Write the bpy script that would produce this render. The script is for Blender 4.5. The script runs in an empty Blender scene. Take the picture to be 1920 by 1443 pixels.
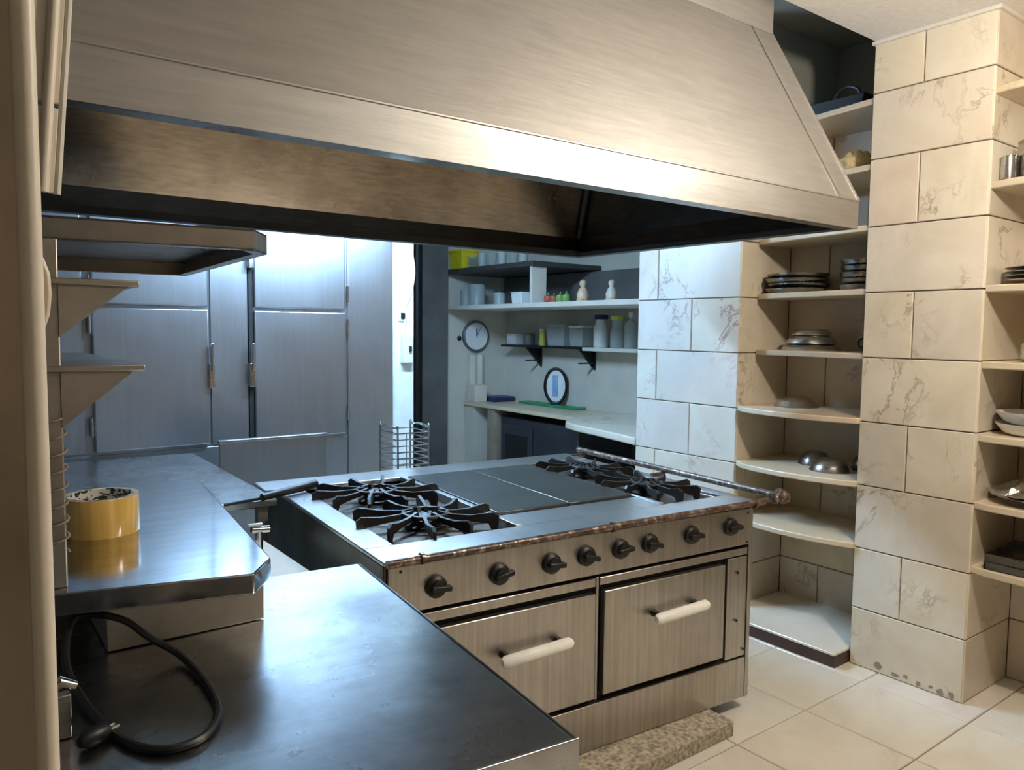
import bpy, math, random
from math import pi, sin, cos, radians
from mathutils import Vector, Matrix
random.seed(7)
scn = bpy.context.scene
col = scn.collection

# ------------------------------------------------------------------ camera
F_PX, PITCH, ROLL, YAW_Y, EYE = 1430.0, radians(4.1), radians(0.56), radians(-36.8), 1.58
d = Vector((-sin(ROLL)*cos(PITCH), cos(ROLL)*cos(PITCH), sin(PITCH)))      # world down in camera axes (x right, y down, z forward)
fh = (Vector((0, 0, 1)) - d*d.z).normalized()
rh = d.cross(fh)
Yc = fh*cos(YAW_Y) + rh*sin(YAW_Y)
Xc = fh*cos(YAW_Y+pi/2) + rh*sin(YAW_Y+pi/2)
Rm = Matrix((Xc, Yc, -d))
cam_right, cam_down, cam_fwd = Rm.col[0], Rm.col[1], Rm.col[2]
cam = bpy.data.objects.new('camera', bpy.data.cameras.new('camera'))
col.objects.link(cam)
cm = Matrix((cam_right, -cam_down, -cam_fwd)).transposed().to_4x4()
cm.translation = Vector((0, 0, EYE))
cam.matrix_world = cm
cam.data.sensor_width = 36.0
cam.data.lens = F_PX/1920*36
cam.data.clip_start = 0.02
scn.camera = cam

# ------------------------------------------------------------------ world and exposure
w = bpy.data.worlds.new('world'); scn.world = w; w.use_nodes = True
w.node_tree.nodes['Background'].inputs[0].default_value = (0.8, 0.85, 1, 1)
w.node_tree.nodes['Background'].inputs[1].default_value = 0.02
scn.view_settings.view_transform = 'Standard'
scn.view_settings.look = 'None'
scn.view_settings.gamma = 1.0
scn.view_settings.use_curve_mapping = False
scn.view_settings.exposure = 0.3
WARM_L, COOL_L = 520.0, 290.0          # radiance of the bulb and of the tubes
WARM_C, COOL_C = (1.0, 0.91, 0.77, 1), (0.43, 0.69, 1.0, 1)

# ------------------------------------------------------------------ materials
def new_mat(name):
    m = bpy.data.materials.new(name); m.use_nodes = True
    nt = m.node_tree
    return m, nt, nt.nodes['Principled BSDF']
def N(nt, t, **kw):
    n = nt.nodes.new(t)
    for k, v in kw.items():
        if k in n.inputs.keys(): n.inputs[k].default_value = v
        else: setattr(n, k, v)
    return n
def ramp(nt, fac, stops):
    r = nt.nodes.new('ShaderNodeValToRGB')
    while len(r.color_ramp.elements) < len(stops): r.color_ramp.elements.new(0.5)
    for e, (p, c) in zip(r.color_ramp.elements, stops):
        e.position = p; e.color = c if len(c) == 4 else (*c, 1)
    nt.links.new(fac, r.inputs[0]); return r
def coords(nt, scale=(1, 1, 1), rnd=False):
    tc = nt.nodes.new('ShaderNodeTexCoord')
    mp = nt.nodes.new('ShaderNodeMapping'); mp.inputs['Scale'].default_value = scale
    src = tc.outputs['Object']
    if rnd:
        oi = nt.nodes.new('ShaderNodeObjectInfo')
        ml = N(nt, 'ShaderNodeMath', operation='MULTIPLY'); ml.inputs[1].default_value = 61.0
        nt.links.new(oi.outputs['Random'], ml.inputs[0])
        ad = N(nt, 'ShaderNodeVectorMath', operation='ADD')
        nt.links.new(src, ad.inputs[0]); nt.links.new(ml.outputs[0], ad.inputs[1])
        src = ad.outputs[0]
    nt.links.new(src, mp.inputs['Vector'])
    return mp.outputs[0]
def mix(nt, fac, a, b, mode='MIX'):
    m = nt.nodes.new('ShaderNodeMix'); m.data_type = 'RGBA'; m.blend_type = mode
    for i, v in ((0, fac), (6, a), (7, b)):
        if isinstance(v, (int, float)): m.inputs[i].default_value = v
        elif isinstance(v, tuple): m.inputs[i].default_value = v if len(v) == 4 else (*v, 1)
        else: nt.links.new(v, m.inputs[i])
    return m.outputs[2]
def noise(nt, vec, scale, detail=4, rough=0.55, dist=0.0):
    n = N(nt, 'ShaderNodeTexNoise', Scale=scale, Detail=detail, Roughness=rough, Distortion=dist)
    nt.links.new(vec, n.inputs['Vector']); return n.outputs[0]
def bump(nt, bs, h, strength, dist=0.01):
    b = N(nt, 'ShaderNodeBump', Strength=strength, Distance=dist)
    nt.links.new(h, b.inputs['Height']); nt.links.new(b.outputs[0], bs.inputs['Normal'])

def plain(name, c, rough=0.5, metal=0.0, var=0.12, scale=9.0, bmp=0.05):
    m, nt, bs = new_mat(name)
    v = coords(nt, rnd=True); n = noise(nt, v, scale)
    dk = tuple(x*(1-var) for x in c); lt = tuple(min(1, x*(1+var)) for x in c)
    r = ramp(nt, n, [(0.3, dk), (0.7, lt)])
    nt.links.new(r.outputs[0], bs.inputs['Base Color'])
    bs.inputs['Roughness'].default_value = rough; bs.inputs['Metallic'].default_value = metal
    if bmp: bump(nt, bs, noise(nt, v, scale*6, 3), bmp, 0.004)
    return m
def steel(name, c=(0.62, 0.60, 0.57), rough=0.3, brush=(3, 3, 90), grime=0.25, grime_c=(0.28, 0.24, 0.19), wob=0.04, gs=2.2, sc=0.14):
    m, nt, bs = new_mat(name)
    v = coords(nt); vb = coords(nt, brush)
    nb = noise(nt, vb, 4.0, 5, 0.6)
    ng = noise(nt, v, gs, 6, 0.6, 0.15)
    gm = ramp(nt, ng, [(0.36, (0, 0, 0)), (0.72, (1, 1, 1))])
    st = ramp(nt, nb, [(0.3, tuple(x*(1-sc*1.5) for x in c)), (0.7, tuple(min(1, x*(1+sc)) for x in c))])
    mm = N(nt, 'ShaderNodeMath', operation='MULTIPLY'); mm.inputs[1].default_value = grime
    nt.links.new(gm.outputs[0], mm.inputs[0])
    nt.links.new(mix(nt, mm.outputs[0], st.outputs[0], grime_c), bs.inputs['Base Color'])
    bs.inputs['Metallic'].default_value = 1.0
    rr = N(nt, 'ShaderNodeMapRange'); rr.inputs[3].default_value = rough*0.75; rr.inputs[4].default_value = min(1, rough*1.5)
    nt.links.new(ng, rr.inputs[0]); nt.links.new(rr.outputs[0], bs.inputs['Roughness'])
    hm = N(nt, 'ShaderNodeMath', operation='MULTIPLY_ADD'); hm.inputs[1].default_value = 0.25
    nt.links.new(nb, hm.inputs[0]); nt.links.new(noise(nt, v, 3.0, 2), hm.inputs[2])
    bump(nt, bs, hm.outputs[0], wob, 0.05)
    return m
def marble(name, c1, c2, vein, amt=0.55, rough=0.35):
    m, nt, bs = new_mat(name)
    v = coords(nt, rnd=True)
    base = ramp(nt, noise(nt, v, 3.2, 6, 0.6, 0.8), [(0.25, c1), (0.75, c2)])
    oi = nt.nodes.new('ShaderNodeObjectInfo')
    tint = ramp(nt, oi.outputs['Random'], [(0.0, (1.0, 0.93, 0.88)), (0.3, (0.88, 0.88, 0.86)), (0.65, (1.0, 0.95, 0.84)), (1.0, (0.96, 0.97, 0.97))])
    cc = mix(nt, 1.0, base.outputs[0], tint.outputs[0], 'MULTIPLY')
    nv = noise(nt, v, 3.4, 8, 0.68, 0.5)
    vm = ramp(nt, nv, [(0.478, (0, 0, 0)), (0.496, (1, 1, 1)), (0.502, (1, 1, 1)), (0.524, (0, 0, 0))])
    mask = ramp(nt, noise(nt, v, 2.4, 3), [(0.53, (0, 0, 0)), (0.66, (amt, amt, amt))])
    ml = N(nt, 'ShaderNodeMath', operation='MULTIPLY')
    nt.links.new(vm.outputs[0], ml.inputs[0]); nt.links.new(mask.outputs[0], ml.inputs[1])
    nt.links.new(mix(nt, ml.outputs[0], cc, vein), bs.inputs['Base Color'])
    bs.inputs['Roughness'].default_value = rough
    bump(nt, bs, noise(nt, v, 18, 4), 0.06, 0.006)
    return m
def glow(name, c, s):
    m, nt, bs = new_mat(name)
    bs.inputs['Base Color'].default_value = (0.9, 0.9, 0.9, 1)
    bs.inputs['Emission Color'].default_value = c; bs.inputs['Emission Strength'].default_value = s
    return m
def glassy(name, c=(0.9, 0.96, 0.95), rough=0.05, tr=0.9):
    m, nt, bs = new_mat(name)
    bs.inputs['Base Color'].default_value = (*c, 1); bs.inputs['Roughness'].default_value = rough
    bs.inputs['Transmission Weight'].default_value = tr; bs.inputs['IOR'].default_value = 1.3
    return m

M = dict(
    hood=steel('hood_steel', (0.455, 0.445, 0.43), 0.46, (1.2, 1.2, 14), 0.34, (0.33, 0.30, 0.265), 0.07, 1.5, 0.07),
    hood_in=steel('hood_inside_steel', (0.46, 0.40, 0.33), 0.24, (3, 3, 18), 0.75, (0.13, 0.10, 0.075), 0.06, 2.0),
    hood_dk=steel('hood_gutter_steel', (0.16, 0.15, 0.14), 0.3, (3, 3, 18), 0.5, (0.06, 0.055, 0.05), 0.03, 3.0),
    stove=steel('stove_steel', (0.56, 0.535, 0.50), 0.33, (16, 16, 0.5), 0.42, (0.27, 0.225, 0.175), 0.04, 2.5),
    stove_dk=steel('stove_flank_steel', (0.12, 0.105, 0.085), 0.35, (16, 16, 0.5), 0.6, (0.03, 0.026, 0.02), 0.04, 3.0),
    stove_top=steel('stove_top_steel', (0.68, 0.68, 0.68), 0.27, (10, 1, 1), 0.25, (0.30, 0.26, 0.22), 0.02, 4.0, 0.05),
    table=steel('table_steel', (0.60, 0.61, 0.62), 0.25, (1, 8, 1), 0.75, (0.17, 0.16, 0.15), 0.035, 3.6, 0.05),
    counter=steel('counter_steel', (0.57, 0.58, 0.60), 0.11, (1, 8, 1), 0.3, (0.3, 0.29, 0.28), 0.02, 3.0),
    fridge=steel('fridge_steel', (0.48, 0.49, 0.515), 0.33, (14, 14, 0.6), 0.4, (0.27, 0.245, 0.23), 0.05, 1.8, 0.04),
    shelf_st=steel('shelf_steel', (0.52, 0.49, 0.44), 0.36, (2, 12, 2), 0.3, (0.30, 0.25, 0.19), 0.03, 4),
    pot=steel('pot_steel', (0.58, 0.57, 0.55), 0.22, (4, 4, 60), 0.25, (0.3, 0.28, 0.25), 0.03, 9),
    pot_dk=steel('worn_pan_steel', (0.32, 0.31, 0.30), 0.25, (4, 4, 60), 0.3, (0.1, 0.09, 0.08), 0.03, 9),
    chrome=steel('chrome', (0.75, 0.75, 0.75), 0.12, (4, 4, 30), 0.1, (0.4, 0.4, 0.4), 0.01, 9),
    foil=steel('crinkled_foil', (0.8, 0.8, 0.8), 0.2, (9, 9, 9), 0.1, (0.4, 0.4, 0.4), 0.6, 14),
    iron=plain('cast_iron', (0.014, 0.011, 0.009), 0.5, 0.1, 0.4, 20, 0.3),
    plate=plain('griddle_iron', (0.075, 0.078, 0.072), 0.33, 0.6, 0.25, 6, 0.1),
    black=plain('black_plastic', (0.007, 0.007, 0.008), 0.45, 0, 0.2, 15, 0.05),
    gap=plain('black_seam', (0.008, 0.007, 0.006), 0.8, 0, 0.2, 15, 0),
    pan_in=plain('greasy_burner_tray', (0.16, 0.13, 0.105), 0.35, 0.7, 0.5, 14, 0.2),
    white_h=plain('white_handle', (0.94, 0.92, 0.87), 0.4, 0, 0.06, 25, 0.1),
    concrete=plain('concrete', (0.40, 0.35, 0.27), 0.9, 0, 0.6, 60, 0.5),
    plaster=plain('cream_plaster', (0.26, 0.235, 0.20), 0.8, 0, 0.06, 3, 0.1),
    grey_pl=plain('grey_plaster', (0.36, 0.35, 0.30), 0.85, 0, 0.12, 2.5, 0.1),
    ceil=plain('ceiling_plaster', (0.76, 0.72, 0.68), 0.9, 0, 0.06, 40, 0.4),
    white_w=plain('white_wall', (0.66, 0.62, 0.54), 0.6, 0, 0.06, 4, 0.1),
    grout=plain('grout', (0.22, 0.17, 0.12), 0.95, 0, 0.3, 20, 0.2),
    jamb=plain('painted_wood', (0.40, 0.32, 0.25), 0.5, 0, 0.22, 5, 0.3),
    ivory=plain('ivory_paint', (0.74, 0.67, 0.56), 0.45, 0, 0.08, 6, 0.1),
    tile=marble('cream_marble', (0.64, 0.56, 0.45), (0.82, 0.76, 0.66), (0.24, 0.15, 0.09), 0.7),
    tile_w=marble('veined_white_marble', (0.66, 0.62, 0.57), (0.80, 0.77, 0.72), (0.33, 0.16, 0.14), 0.8),
    shelf_m=marble('marble_shelf_stone', (0.66, 0.54, 0.39), (0.78, 0.68, 0.53), (0.45, 0.33, 0.22), 0.3, 0.3),
    floor=marble('floor_tile', (0.76, 0.71, 0.63), (0.90, 0.88, 0.84), (0.55, 0.47, 0.36), 0.3, 0.22),
    brown=plain('brown_stone', (0.07, 0.04, 0.03), 0.5, 0, 0.3, 9, 0.1),
    steelgrey=plain('grey_paint', (0.13, 0.125, 0.12), 0.45, 0, 0.2, 4, 0.1),
    cream_p=plain('cream_paint', (0.78, 0.80, 0.76), 0.55, 0, 0.08, 6, 0.1),
    wood=plain('dull_wood', (0.30, 0.24, 0.18), 0.6, 0, 0.25, 6, 0.1),
    dkboard=plain('dark_board', (0.045, 0.045, 0.042), 0.5, 0, 0.3, 6, 0.1),
    dknavy=plain('dark_oven_front', (0.03, 0.032, 0.04), 0.3, 0, 0.3, 3, 0),
    yellow=plain('yellow_plastic', (0.75, 0.60, 0.02), 0.45, 0, 0.1, 9, 0),
    yellow2=plain('lemon_plastic', (0.72, 0.68, 0.12), 0.4, 0, 0.1, 9, 0),
    white=plain('white_plastic', (0.82, 0.82, 0.80), 0.4, 0, 0.05, 9, 0),
    china=plain('white_china', (0.80, 0.79, 0.75), 0.2, 0, 0.05, 9, 0),
    navy=plain('navy_plastic', (0.02, 0.02, 0.10), 0.4, 0, 0.1, 9, 0),
    blue=plain('pale_blue', (0.25, 0.42, 0.68), 0.4, 0, 0.2, 20, 0),
    green=plain('green_board', (0.02, 0.30, 0.12), 0.4, 0, 0.1, 9, 0),
    leaf=plain('green_pepper', (0.16, 0.33, 0.08), 0.45, 0, 0.3, 20, 0),
    red=plain('red_pepper', (0.40, 0.08, 0.05), 0.45, 0, 0.3, 20, 0),
    peach=plain('peach_ceramic', (0.75, 0.52, 0.36), 0.4, 0, 0.15, 12, 0),
    straw=plain('straw', (0.62, 0.46, 0.22), 0.8, 0, 0.4, 30, 0.5),
    beige=plain('beige_laminate', (0.66, 0.55, 0.42), 0.5, 0, 0.08, 6, 0),
    glass=glassy('clear_glass'), fglass=glassy('frosted_plastic', (0.75, 0.82, 0.80), 0.3, 0.6),
    warm=glow('warm_bulb_glass', WARM_C, WARM_L), cool=glow('cool_tube_glass', COOL_C, COOL_L),
)
def rust_mat():
    m, nt, bs = new_mat('rusty_tube')
    v = coords(nt, (1, 1, 1)); n = noise(nt, v, 40, 6, 0.65)
    r = ramp(nt, n, [(0.40, (0.045, 0.024, 0.015)), (0.52, (0.12, 0.066, 0.042)), (0.60, (0.38, 0.33, 0.28))])
    nt.links.new(r.outputs[0], bs.inputs['Base Color'])
    mt = ramp(nt, n, [(0.5, (0, 0, 0)), (0.6, (1, 1, 1))]); nt.links.new(mt.outputs[0], bs.inputs['Metallic'])
    bs.inputs['Roughness'].default_value = 0.38; bump(nt, bs, n, 0.3, 0.004)
    return m
M['rust'] = rust_mat()
def tape_mat():
    m, nt, bs = new_mat('amber_tape')
    v = coords(nt, (14, 14, 0.6)); n = noise(nt, v, 3, 3)
    r = ramp(nt, n, [(0.3, (0.70, 0.41, 0.08)), (0.7, (0.92, 0.63, 0.20))])
    nt.links.new(r.outputs[0], bs.inputs['Base Color']); bs.inputs['Roughness'].default_value = 0.12
    bs.inputs['Coat Weight'].default_value = 0.6
    return m
M['tape'] = tape_mat()
def core_mat():
    m, nt, bs = new_mat('printed_card_core')
    v = coords(nt, (40, 40, 55)); n = noise(nt, v, 1.6, 1)
    r = ramp(nt, n, [(0.53, (0.75, 0.70, 0.62)), (0.57, (0.03, 0.025, 0.02))])
    nt.links.new(r.outputs[0], bs.inputs['Base Color']); bs.inputs['Roughness'].default_value = 0.7
    return m
M['core'] = core_mat()

# ------------------------------------------------------------------ mesh helpers
class MB:
    def __init__(s): s.v = []; s.f = []
    def add(s, vs, fs):
        o = len(s.v); s.v += [tuple(x) for x in vs]; s.f += [tuple(i+o for i in f) for f in fs]; return s
    def box(s, a, b):
        x0, y0, z0 = a; x1, y1, z1 = b
        return s.add([(x0, y0, z0), (x1, y0, z0), (x1, y1, z0), (x0, y1, z0), (x0, y0, z1), (x1, y0, z1), (x1, y1, z1), (x0, y1, z1)],
                     [(0, 3, 2, 1), (4, 5, 6, 7), (0, 1, 5, 4), (1, 2, 6, 5), (2, 3, 7, 6), (3, 0, 4, 7)])
    def prism(s, poly, z0, z1):                       # polygon (counter-clockwise) in xy
        n = len(poly)
        return s.add([(x, y, z0) for x, y in poly]+[(x, y, z1) for x, y in poly],
                     [tuple(range(n-1, -1, -1)), tuple(range(n, 2*n))]+[(i, (i+1) % n, n+(i+1) % n, n+i) for i in range(n)])
    def slab(s, quad, t):                             # quad of points thickened along -normal
        q = [Vector(p) for p in quad]; nn = (q[1]-q[0]).cross(q[2]-q[0]).normalized()
        k = len(q); vs = q+[p-nn*t for p in q]
        return s.add(vs, [tuple(range(k)), tuple(range(2*k-1, k-1, -1))]+[(i, k+i, k+(i+1) % k, (i+1) % k) for i in range(k)])
    def tube(s, pts, r, n=10, closed=False, cap=True):
        P = [Vector(p) for p in pts]; L = len(P); rings = []; up = None
        rs = r if isinstance(r, (list, tuple)) else [r]*L
        for i in range(L):
            if closed: t = (P[(i+1) % L]-P[i-1]).normalized()
            else: t = (P[min(i+1, L-1)]-P[max(i-1, 0)]).normalized()
            if up is None: up = Vector((0, 0, 1)) if abs(t.z) < 0.9 else Vector((1, 0, 0))
            a = (up-t*up.dot(t)).normalized(); b = t.cross(a); up = a
            rings.append([P[i]+(a*cos(2*pi*k/n)+b*sin(2*pi*k/n))*rs[i] for k in range(n)])
        vs = [p for rg in rings for p in rg]; fs = []
        for i in range(L if closed else L-1):
            j = (i+1) % L
            for k in range(n): fs.append((i*n+k, i*n+(k+1) % n, j*n+(k+1) % n, j*n+k))
        if cap and not closed: fs += [tuple(range(n-1, -1, -1)), tuple((L-1)*n+k for k in range(n))]
        return s.add(vs, fs)
    def lathe(s, prof, c=(0, 0, 0), n=24, axis='z', caps=True):
        vs = []; fs = []; L = len(prof)
        for (r, h) in prof:
            for k in range(n):
                a = 2*pi*k/n; p = (max(r, 1e-4)*cos(a), max(r, 1e-4)*sin(a), h)
                if axis == 'y': p = (p[0], -p[2], p[1])
                if axis == 'x': p = (-p[2], p[0], p[1])
                vs.append((p[0]+c[0], p[1]+c[1], p[2]+c[2]))
        for i in range(L-1):
            for k in range(n): fs.append((i*n+k, i*n+(k+1) % n, (i+1)*n+(k+1) % n, (i+1)*n+k))
        if caps: fs += [tuple(range(n-1, -1, -1)), tuple((L-1)*n+k for k in range(n))]
        return s.add(vs, fs)
    def build(s, name, mat, parent=None, loc=None, bevel=0.0, smooth=True, segs=2):
        me = bpy.data.meshes.new(name); me.from_pydata(s.v, [], s.f); me.update()
        if smooth:
            me.polygons.foreach_set('use_smooth', [True]*len(me.polygons)); me.set_sharp_from_angle(angle=radians(38))
        o = bpy.data.objects.new(name, me); col.objects.link(o)
        me.materials.append(M[mat] if isinstance(mat, str) else mat)
        if parent is not None: o.parent = parent
        if loc is not None: o.location = loc
        if bevel:
            bv = o.modifiers.new('bevel', 'BEVEL'); bv.width = bevel; bv.segments = segs; bv.limit_method = 'ANGLE'; bv.harden_normals = False
        return o
def box(name, a, b, mat, parent=None, bevel=0.0): return MB().box(a, b).build(name, mat, parent, bevel=bevel)
def tag(o, label, cat, group=None):
    o['label'] = label; o['category'] = cat
    if group: o['group'] = group
    return o
def thing(name, label, cat, loc=(0, 0, 0), rz=0.0, group=None):
    o = bpy.data.objects.new(name, None); o.empty_display_size = 0.05; col.objects.link(o)
    o.location = loc; o.rotation_euler = (0, 0, rz); return tag(o, label, cat, group)
def struct(o, label=None):
    o['kind'] = 'structure'
    if label: o['label'] = label
    return o
def spline(pts, k=8, closed=False):
    P = [Vector(p) for p in pts]; n = len(P); out = []
    for i in range(n if closed else n-1):
        g = lambda j: P[j % n] if closed else P[min(max(j, 0), n-1)]
        a, b, c, e = g(i-1), g(i), g(i+1), g(i+2)
        for q in range(k):
            t = q/k
            out.append(0.5*((2*b)+(c-a)*t+(2*a-5*b+4*c-e)*t*t+(3*b-a-3*c+e)*t**3))
    if not closed: out.append(P[-1])
    return out

# ------------------------------------------------------------------ the room
tile_cache = {}
def tile(parent, face, c0, c1, fixed, mat, name='tile', t=0.010):
    """one tile: face 'x' looks to -x, 'y' to -y, 'z' up; c0, c1 = two in-plane corners"""
    g = 0.0026
    u0, v0 = c0; u1, v1 = c1
    wd, ht = round(u1-u0-2*g, 4), round(v1-v0-2*g, 4)
    key = (face, wd, ht, mat, t)
    if key not in tile_cache:
        e = 0.003; hw, hh = wd/2, ht/2
        back = [(-hw, -hh), (hw, -hh), (hw, hh), (-hw, hh)]
        fr = [(-hw+e, -hh+e), (hw-e, -hh+e), (hw-e, hh-e), (-hw+e, hh-e)]
        rows = [[(p, 0.0) for p in back], [(p, t-e) for p in back], [(p, t) for p in fr]]
        vs = []
        for row in rows:
            for (p, q), h in row:
                vs.append({'x': (-h, -p, q), 'y': (p, -h, q), 'z': (p, q, h)}[face])
        fs = [(8, 9, 10, 11)]+[(r*4+i, r*4+(i+1) % 4, (r+1)*4+(i+1) % 4, (r+1)*4+i) for r in range(2) for i in range(4)]
        me = bpy.data.meshes.new(name); me.from_pydata(vs, [], fs); me.update(); me.materials.append(M[mat]); tile_cache[key] = me
    o = bpy.data.objects.new(name, tile_cache[key]); col.objects.link(o); o.parent = parent
    cu, cv = (u0+u1)/2, (v0+v1)/2
    jit = random.uniform(0, 0.0015)
    o.location = {'x': (fixed-jit, cu, cv), 'y': (cu, fixed-jit, cv), 'z': (cu, cv, fixed)}[face]
    return o
ROWS = [0, 0.28, 0.57, 0.87, 1.17, 1.47, 1.77, 2.07, 2.375, 2.67, 2.9]

floor = struct(box('floor', (-1.4, -1.7, -0.12), (4.7, 6.3, -0.012), 'grout'))
X0, Y0, TS = 2.40-4*0.455, 1.285-6*0.455, 0.455
for i in range(-5, 10):
    for j in range(0, 17):
        x, y = X0+i*TS, Y0+j*TS
        if x > 3.9 and y < 3.0: continue
        if x < -1.2 or y > 6.0: continue
        if x < 0 and y > 0.9: continue                     # never in sight: bare screed there
        tile(floor, 'z', (x, y), (x+TS, y+TS), -0.012, 'floor', 'floor_tile', 0.012)

pillar = struct(box('wall_pillar', (3.46, 1.38, 0), (4.4, 1.872, 2.9), 'grout'))
for r in range(10):
    z0, z1 = ROWS[r], ROWS[r+1]
    if r % 2 == 0 and r < 9: tile(pillar, 'x', (1.372, z0), (1.88, z1), 3.46, 'tile')
    else:
        tile(pillar, 'x', (1.372, z0), (1.655, z1), 3.46, 'tile'); tile(pillar, 'x', (1.655, z0), (1.88, z1), 3.46, 'tile')
    tile(pillar, 'y', (3.452, z0), (3.90, z1), 1.38, 'tile')

for (yc, zc, ry, rz) in ((1.74, 0.035, 0.022, 0.020), (1.66, 0.022, 0.020, 0.012), (1.61, 0.030, 0.014, 0.012), (1.555, 0.020, 0.013, 0.012), (1.50, 0.026, 0.010, 0.008), (1.46, 0.020, 0.018, 0.014), (1.415, 0.024, 0.016, 0.016)):
    k = 9; ang = [2*pi*i/k for i in range(k)]
    pts = [(3.4482, yc-ry*cos(a)*random.uniform(0.6, 1.1), max(0.002, zc+rz*sin(a)*random.uniform(0.6, 1.1))) for a in ang]
    MB().slab(pts, 0.004).build('chipped_spot', 'wood', pillar, smooth=False)

tiled = struct(box('wall_right', (3.46, 2.58, 0), (4.6, 3.32, 3.3), 'grout'))
for r in range(11):
    z0 = ROWS[r] if r < 10 else 2.9
    z1 = ROWS[r+1] if r < 10 else 3.2
    cuts = [2.572, 2.90, 3.32] if r % 2 else [2.572, 3.16, 3.32]
    for a, b in zip(cuts, cuts[1:]): tile(tiled, 'x', (a, z0), (b, z1), 3.46, 'tile_w')
    if r < 9: tile(tiled, 'y', (3.452, z0), (3.90, z1), 2.58, 'tile')
struct(box('wall_right', (3.45, 2.572, 2.67), (4.45, 2.582, 3.3), 'grey_pl'))

nb = struct(box('wall_right', (3.91, 1.87, 0), (4.4, 2.585, 2.655), 'grout'))
for r in range(9):
    z0, z1 = ROWS[r], ROWS[r+1]
    cut = 2.12 if r % 2 else 2.33
    tile(nb, 'x', (1.872, z0), (cut, z1), 3.91, 'tile'); tile(nb, 'x', (cut, z0), (2.572, z1), 3.91, 'tile')
struct(box('wall_right', (4.32, 1.80, 2.655), (4.42, 2.6, 3.3), 'grey_pl'))
struct(box('wall_right', (3.46, 1.77, 2.9), (4.4, 1.872, 3.3), 'grey_pl'))

rb = struct(box('wall_right', (3.91, 0.08, 0), (4.4, 1.385, 2.95), 'grout'))
for r in range(10):
    cut = 0.80 if r % 2 else 1.02
    cuts = [0.1, 0.5, cut, 1.372]
    for a, b in zip(cuts, cuts[1:]): tile(rb, 'x', (a, ROWS[r]), (b, ROWS[r+1]), 3.91, 'tile')
struct(box('wall_right', (3.45, -1.7, 0), (4.4, 0.1, 2.95), 'plaster'))
struct(box('wall_front', (-1.4, -1.7, 0), (4.4, -1.6, 2.95), 'plaster'))
struct(box('wall_left', (-1.4, -1.7, 0), (-1.3, 6.3, 3.3), 'plaster'))
struct(box('wall_back', (-1.4, 5.25, 0), (2.44, 5.35, 3.3), 'plaster'))
struct(box('wall_back', (2.3, 6.1, 0), (4.6, 6.2, 3.3), 'white_w'))
struct(box('wall_back', (4.5, 3.3, 0), (4.6, 6.2, 3.3), 'white_w'))
struct(box('wall_partition', (-1.4, 0.62, 0), (-0.02, 0.72, 2.95), 'plaster'))
struct(box('ceiling', (-1.4, -1.7, 2.9), (4.5, 1.87, 3.28), 'ceil'))
struct(box('ceiling', (-1.4, 1.87, 3.25), (4.6, 6.3, 3.35), 'grey_pl'))
struct(box('trim_1', (3.435, 1.375, 2.885), (3.46, 1.885, 2.9), 'white_w'))
struct(box('trim_2', (3.435, 1.355, 2.885), (3.9, 1.375, 2.9), 'white_w'))
colm = struct(box('wall_column', (2.44, 4.62, 0), (2.605, 5.35, 3.3), 'cream_p'))
struct(box('wall_column', (3.48, 6.0, 0), (3.745, 6.1, 3.3), 'steelgrey'))
stp = struct(box('floor_step', (3.33, 1.885, 0), (3.91, 2.57, 0.058), 'brown'))
tile(stp, 'z', (3.325, 1.885), (3.905, 2.565), 0.058, 'floor', 'step_tile', 0.012)

# door jamb in the foreground
jb = MB().box((-0.14, 0.60, 0), (0.056, 0.74, 2.9)).build('trim_3', 'jamb', bevel=0.016, segs=4); struct(jb)
MB().tube([(0.0485, 0.6065, 0.0), (0.0485, 0.6065, 2.9)], 0.0085, 12).build('lit_edge_strip', 'ivory', jb)  # pale strip added to paint the lamp-lit edge of the jamb
pl = MB()
prof = [(-0.004, 1.568), (0.0, 1.570), (0.004, 1.577), (0.0075, 1.588), (0.009, 1.602), (0.0085, 1.616), (0.005, 1.627), (0.0, 1.632), (-0.004, 1.634)]
pl.slab([(0.0545+a, 0.625, z) for a, z in prof], 0.02)
pl.build('latch_keeper', 'ivory', jb, bevel=0.004)

# ------------------------------------------------------------------ lamps
lamp = thing('pendant_lamp', 'bare warm bulb on a short cord below the ceiling', 'lamp', (2.3, 0.56, 2.9))
MB().lathe([(0.05, -0.03), (0.055, -0.02), (0.055, 0)]).build('ceiling_rose', 'white', lamp)
MB().tube([(0, 0, -0.03), (0, 0, -0.27)], 0.004, 8).build('cord', 'black', lamp)
MB().lathe([(0.018, -0.335), (0.022, -0.33), (0.022, -0.28), (0.012, -0.265)], n=16).build('socket', 'black', lamp)
MB().lathe([(0.001, -0.465), (0.03, -0.458), (0.052, -0.435), (0.06, -0.405), (0.052, -0.37), (0.03, -0.345), (0.02, -0.335)]).build('bulb', 'warm', lamp)
fx = thing('ceiling_light', 'cool fluorescent tube fitting hung behind the hood', 'lamp', (1.95, 3.8, 3.25))
for xx in (-0.45, 0.45): MB().tube([(xx, 0, 0), (xx, 0, -0.66)], 0.006, 8).build('hanger_rod', 'chrome', fx)
MB().box((-0.66, -0.06, -0.72), (0.66, 0.06, -0.66)).build('housing', 'white', fx, bevel=0.008)
for yy in (-0.03, 0.03):
    MB().tube([(-0.6, yy, -0.745), (0.6, yy, -0.745)], 0.016, 12).build('tube', 'cool', fx)
for xx in (-0.63, 0.63): MB().box((xx-0.02, -0.06, -0.765), (xx+0.02, 0.06, -0.715)).build('end_cap', 'white', fx, bevel=0.004)

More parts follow.
